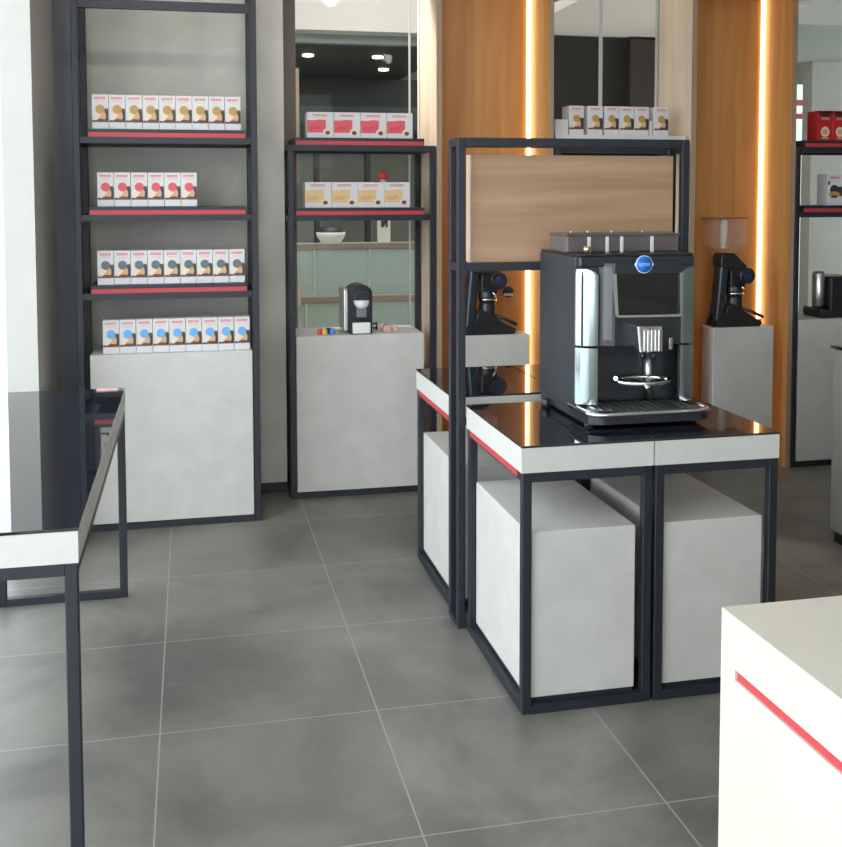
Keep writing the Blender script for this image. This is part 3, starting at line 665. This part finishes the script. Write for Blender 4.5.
# ------------------------------------------------------------------ right-hand pieces
t = thing('service_counter', (1.65, 0.75, 0), 'pale stone-look counter with a red groove in the near right corner', 'counter')
cx, cy0, cy1, cz = 0.763, 0.12, 1.386, 0.850
m = MB()
m.box(cx, 2.6, cy0, cy1, 0, 0.757); m.box(cx, 2.6, cy0, cy1, 0.773, cz); m.box(cx+0.012, 2.6, cy0, cy1-0.0, 0.757, 0.773)
m.box(cx, cx+0.012, 1.345, cy1, 0.757, 0.773)
m.build('counter_body', CTR_TOP, t)
MB().box(cx+0.004, cx+0.012, cy0, 1.345, 0.757, 0.773).build('red_groove', RED, t)
t = thing('display_plinth', (2.85, 3.6, 0), 'tall grey plinth with black top at the far right edge', 'plinth')
MB().box(2.625, 3.2, 3.30, 3.87, 0.05, 0.822, bev=0.002, seg=1).build('plinth_body', mat('shaded_concrete_laminate', (0.30, 0.285, 0.255), 0.55, noise=0.07, nscale=7), t)  # dimness of the right side put into a darker body colour
MB().box(2.612, 3.21, 3.29, 3.875, 0.822, 0.834, bev=0.001, seg=1).build('black_top', BGLASS, t)
MB().box(2.64, 3.18, 3.32, 3.86, 0, 0.05).build('plinth_foot', BLACK, t)

# ------------------------------------------------------------------ light
W = bpy.data.worlds.new('World'); S.world = W; W.use_nodes = True
bg = W.node_tree.nodes['Background']; bg.inputs['Color'].default_value = (0.89, 0.945, 1.0, 1); bg.inputs['Strength'].default_value = 4.3
def area(name, loc, size, power, col=(1, 1, 1), rot=(0, 0, 0), portal=False):
    l = bpy.data.lights.new(name, 'AREA'); l.shape = 'RECTANGLE'; l.size, l.size_y = size; l.energy = power; l.color = col
    if portal: l.cycles.is_portal = True
    o = bpy.data.objects.new(name, l); COL.objects.link(o); o.location = loc; o.rotation_euler = rot
    return o
def spot(loc, power, tgt, angle=110, col=(1, 0.93, 0.84)):
    l = bpy.data.lights.new('unseen_spot', 'SPOT'); l.energy = power; l.color = col; l.spot_size = math.radians(angle); l.spot_blend = 0.8; l.shadow_soft_size = 0.05
    o = bpy.data.objects.new('unseen_spot', l); COL.objects.link(o); o.location = loc
    o.rotation_euler = (Vector(tgt)-Vector(loc)).to_track_quat('-Z', 'Y').to_euler()
for x, p in ((-0.1, 14), (1.0, 14), (2.2, 6), (3.4, 2)): spot((x, 3.3, 2.86), p, (x, 5.1, 1.2))  # unseen ceiling spots, added to lift the light towards the back wall
for x, p in ((0.6, 14), (2.0, 8), (3.4, 1.5)): spot((x, 0.2, 2.86), p, (x, 2.4, 0.3))
area('mall_fill_lamp', (1.3, 6.6, 3.55), (1.0, 0.8), 14, (1, 0.96, 0.9))  # unseen fill lamps, added to light the enclosed mall
area('mall_fill_lamp', (5.6, 6.4, 3.55), (1.0, 0.8), 25, (1, 0.96, 0.9))
area('mall_fill_lamp', (1.2, 8.4, 2.69), (1.6, 0.3), 24, (0.95, 1.0, 0.95))  # added gallery fill, kept out of sight behind the trim
area('mall_fill_lamp', (2.9, 6.0, 0.3), (0.5, 0.3), 21, (1, 0.95, 0.9), rot=(PI, 0, 0))  # added uplight near the floor, brightens the white soffit
spot((0.25, 5.75, 3.30), 260, (1.18, 5.12, 1.4), 60, (1, 0.95, 0.90))  # unseen spot added to brighten the outer cheek of the first niche

# ------------------------------------------------------------------ camera
F, CX, CY, YAW, PITCH, ROLL = 1044.919, 421.0, 258.945, 0.217548, 0.060154, -0.0018089
cam = bpy.data.cameras.new('camera'); co = bpy.data.objects.new('camera', cam); COL.objects.link(co)
cam.sensor_fit = 'HORIZONTAL'; cam.sensor_width = 36; cam.lens = 36*F/842
cam.shift_x = 0.0; cam.shift_y = (CY-423.5)/842; cam.clip_start = 0.02; cam.clip_end = 100
cy_, sy_ = math.cos(YAW), math.sin(YAW); cp, sp_ = math.cos(PITCH), math.sin(PITCH); cr, sr = math.cos(ROLL), math.sin(ROLL)
r = Vector((cy_, -sy_, 0)); f = Vector((sy_, cy_, 0)); u = Vector((0, 0, 1))
f2 = f*cp-u*sp_; u2 = u*cp+f*sp_
r3 = r*cr+u2*sr; u3 = -r*sr+u2*cr
Mx = Matrix((( r3.x, u3.x, -f2.x, 0), (r3.y, u3.y, -f2.y, 0), (r3.z, u3.z, -f2.z, 1.46), (0, 0, 0, 1)))
co.matrix_world = Mx
S.camera = co
S.view_settings.view_transform = 'Standard'; S.view_settings.look = 'None'; S.view_settings.gamma = 1.0
S.view_settings.exposure = 0.2; S.view_settings.use_curve_mapping = False
S.cycles.use_denoising = True
S.cycles.max_bounces = 10; S.cycles.diffuse_bounces = 6; S.cycles.glossy_bounces = 4; S.cycles.transparent_max_bounces = 12
S.cycles.sample_clamp_indirect = 8
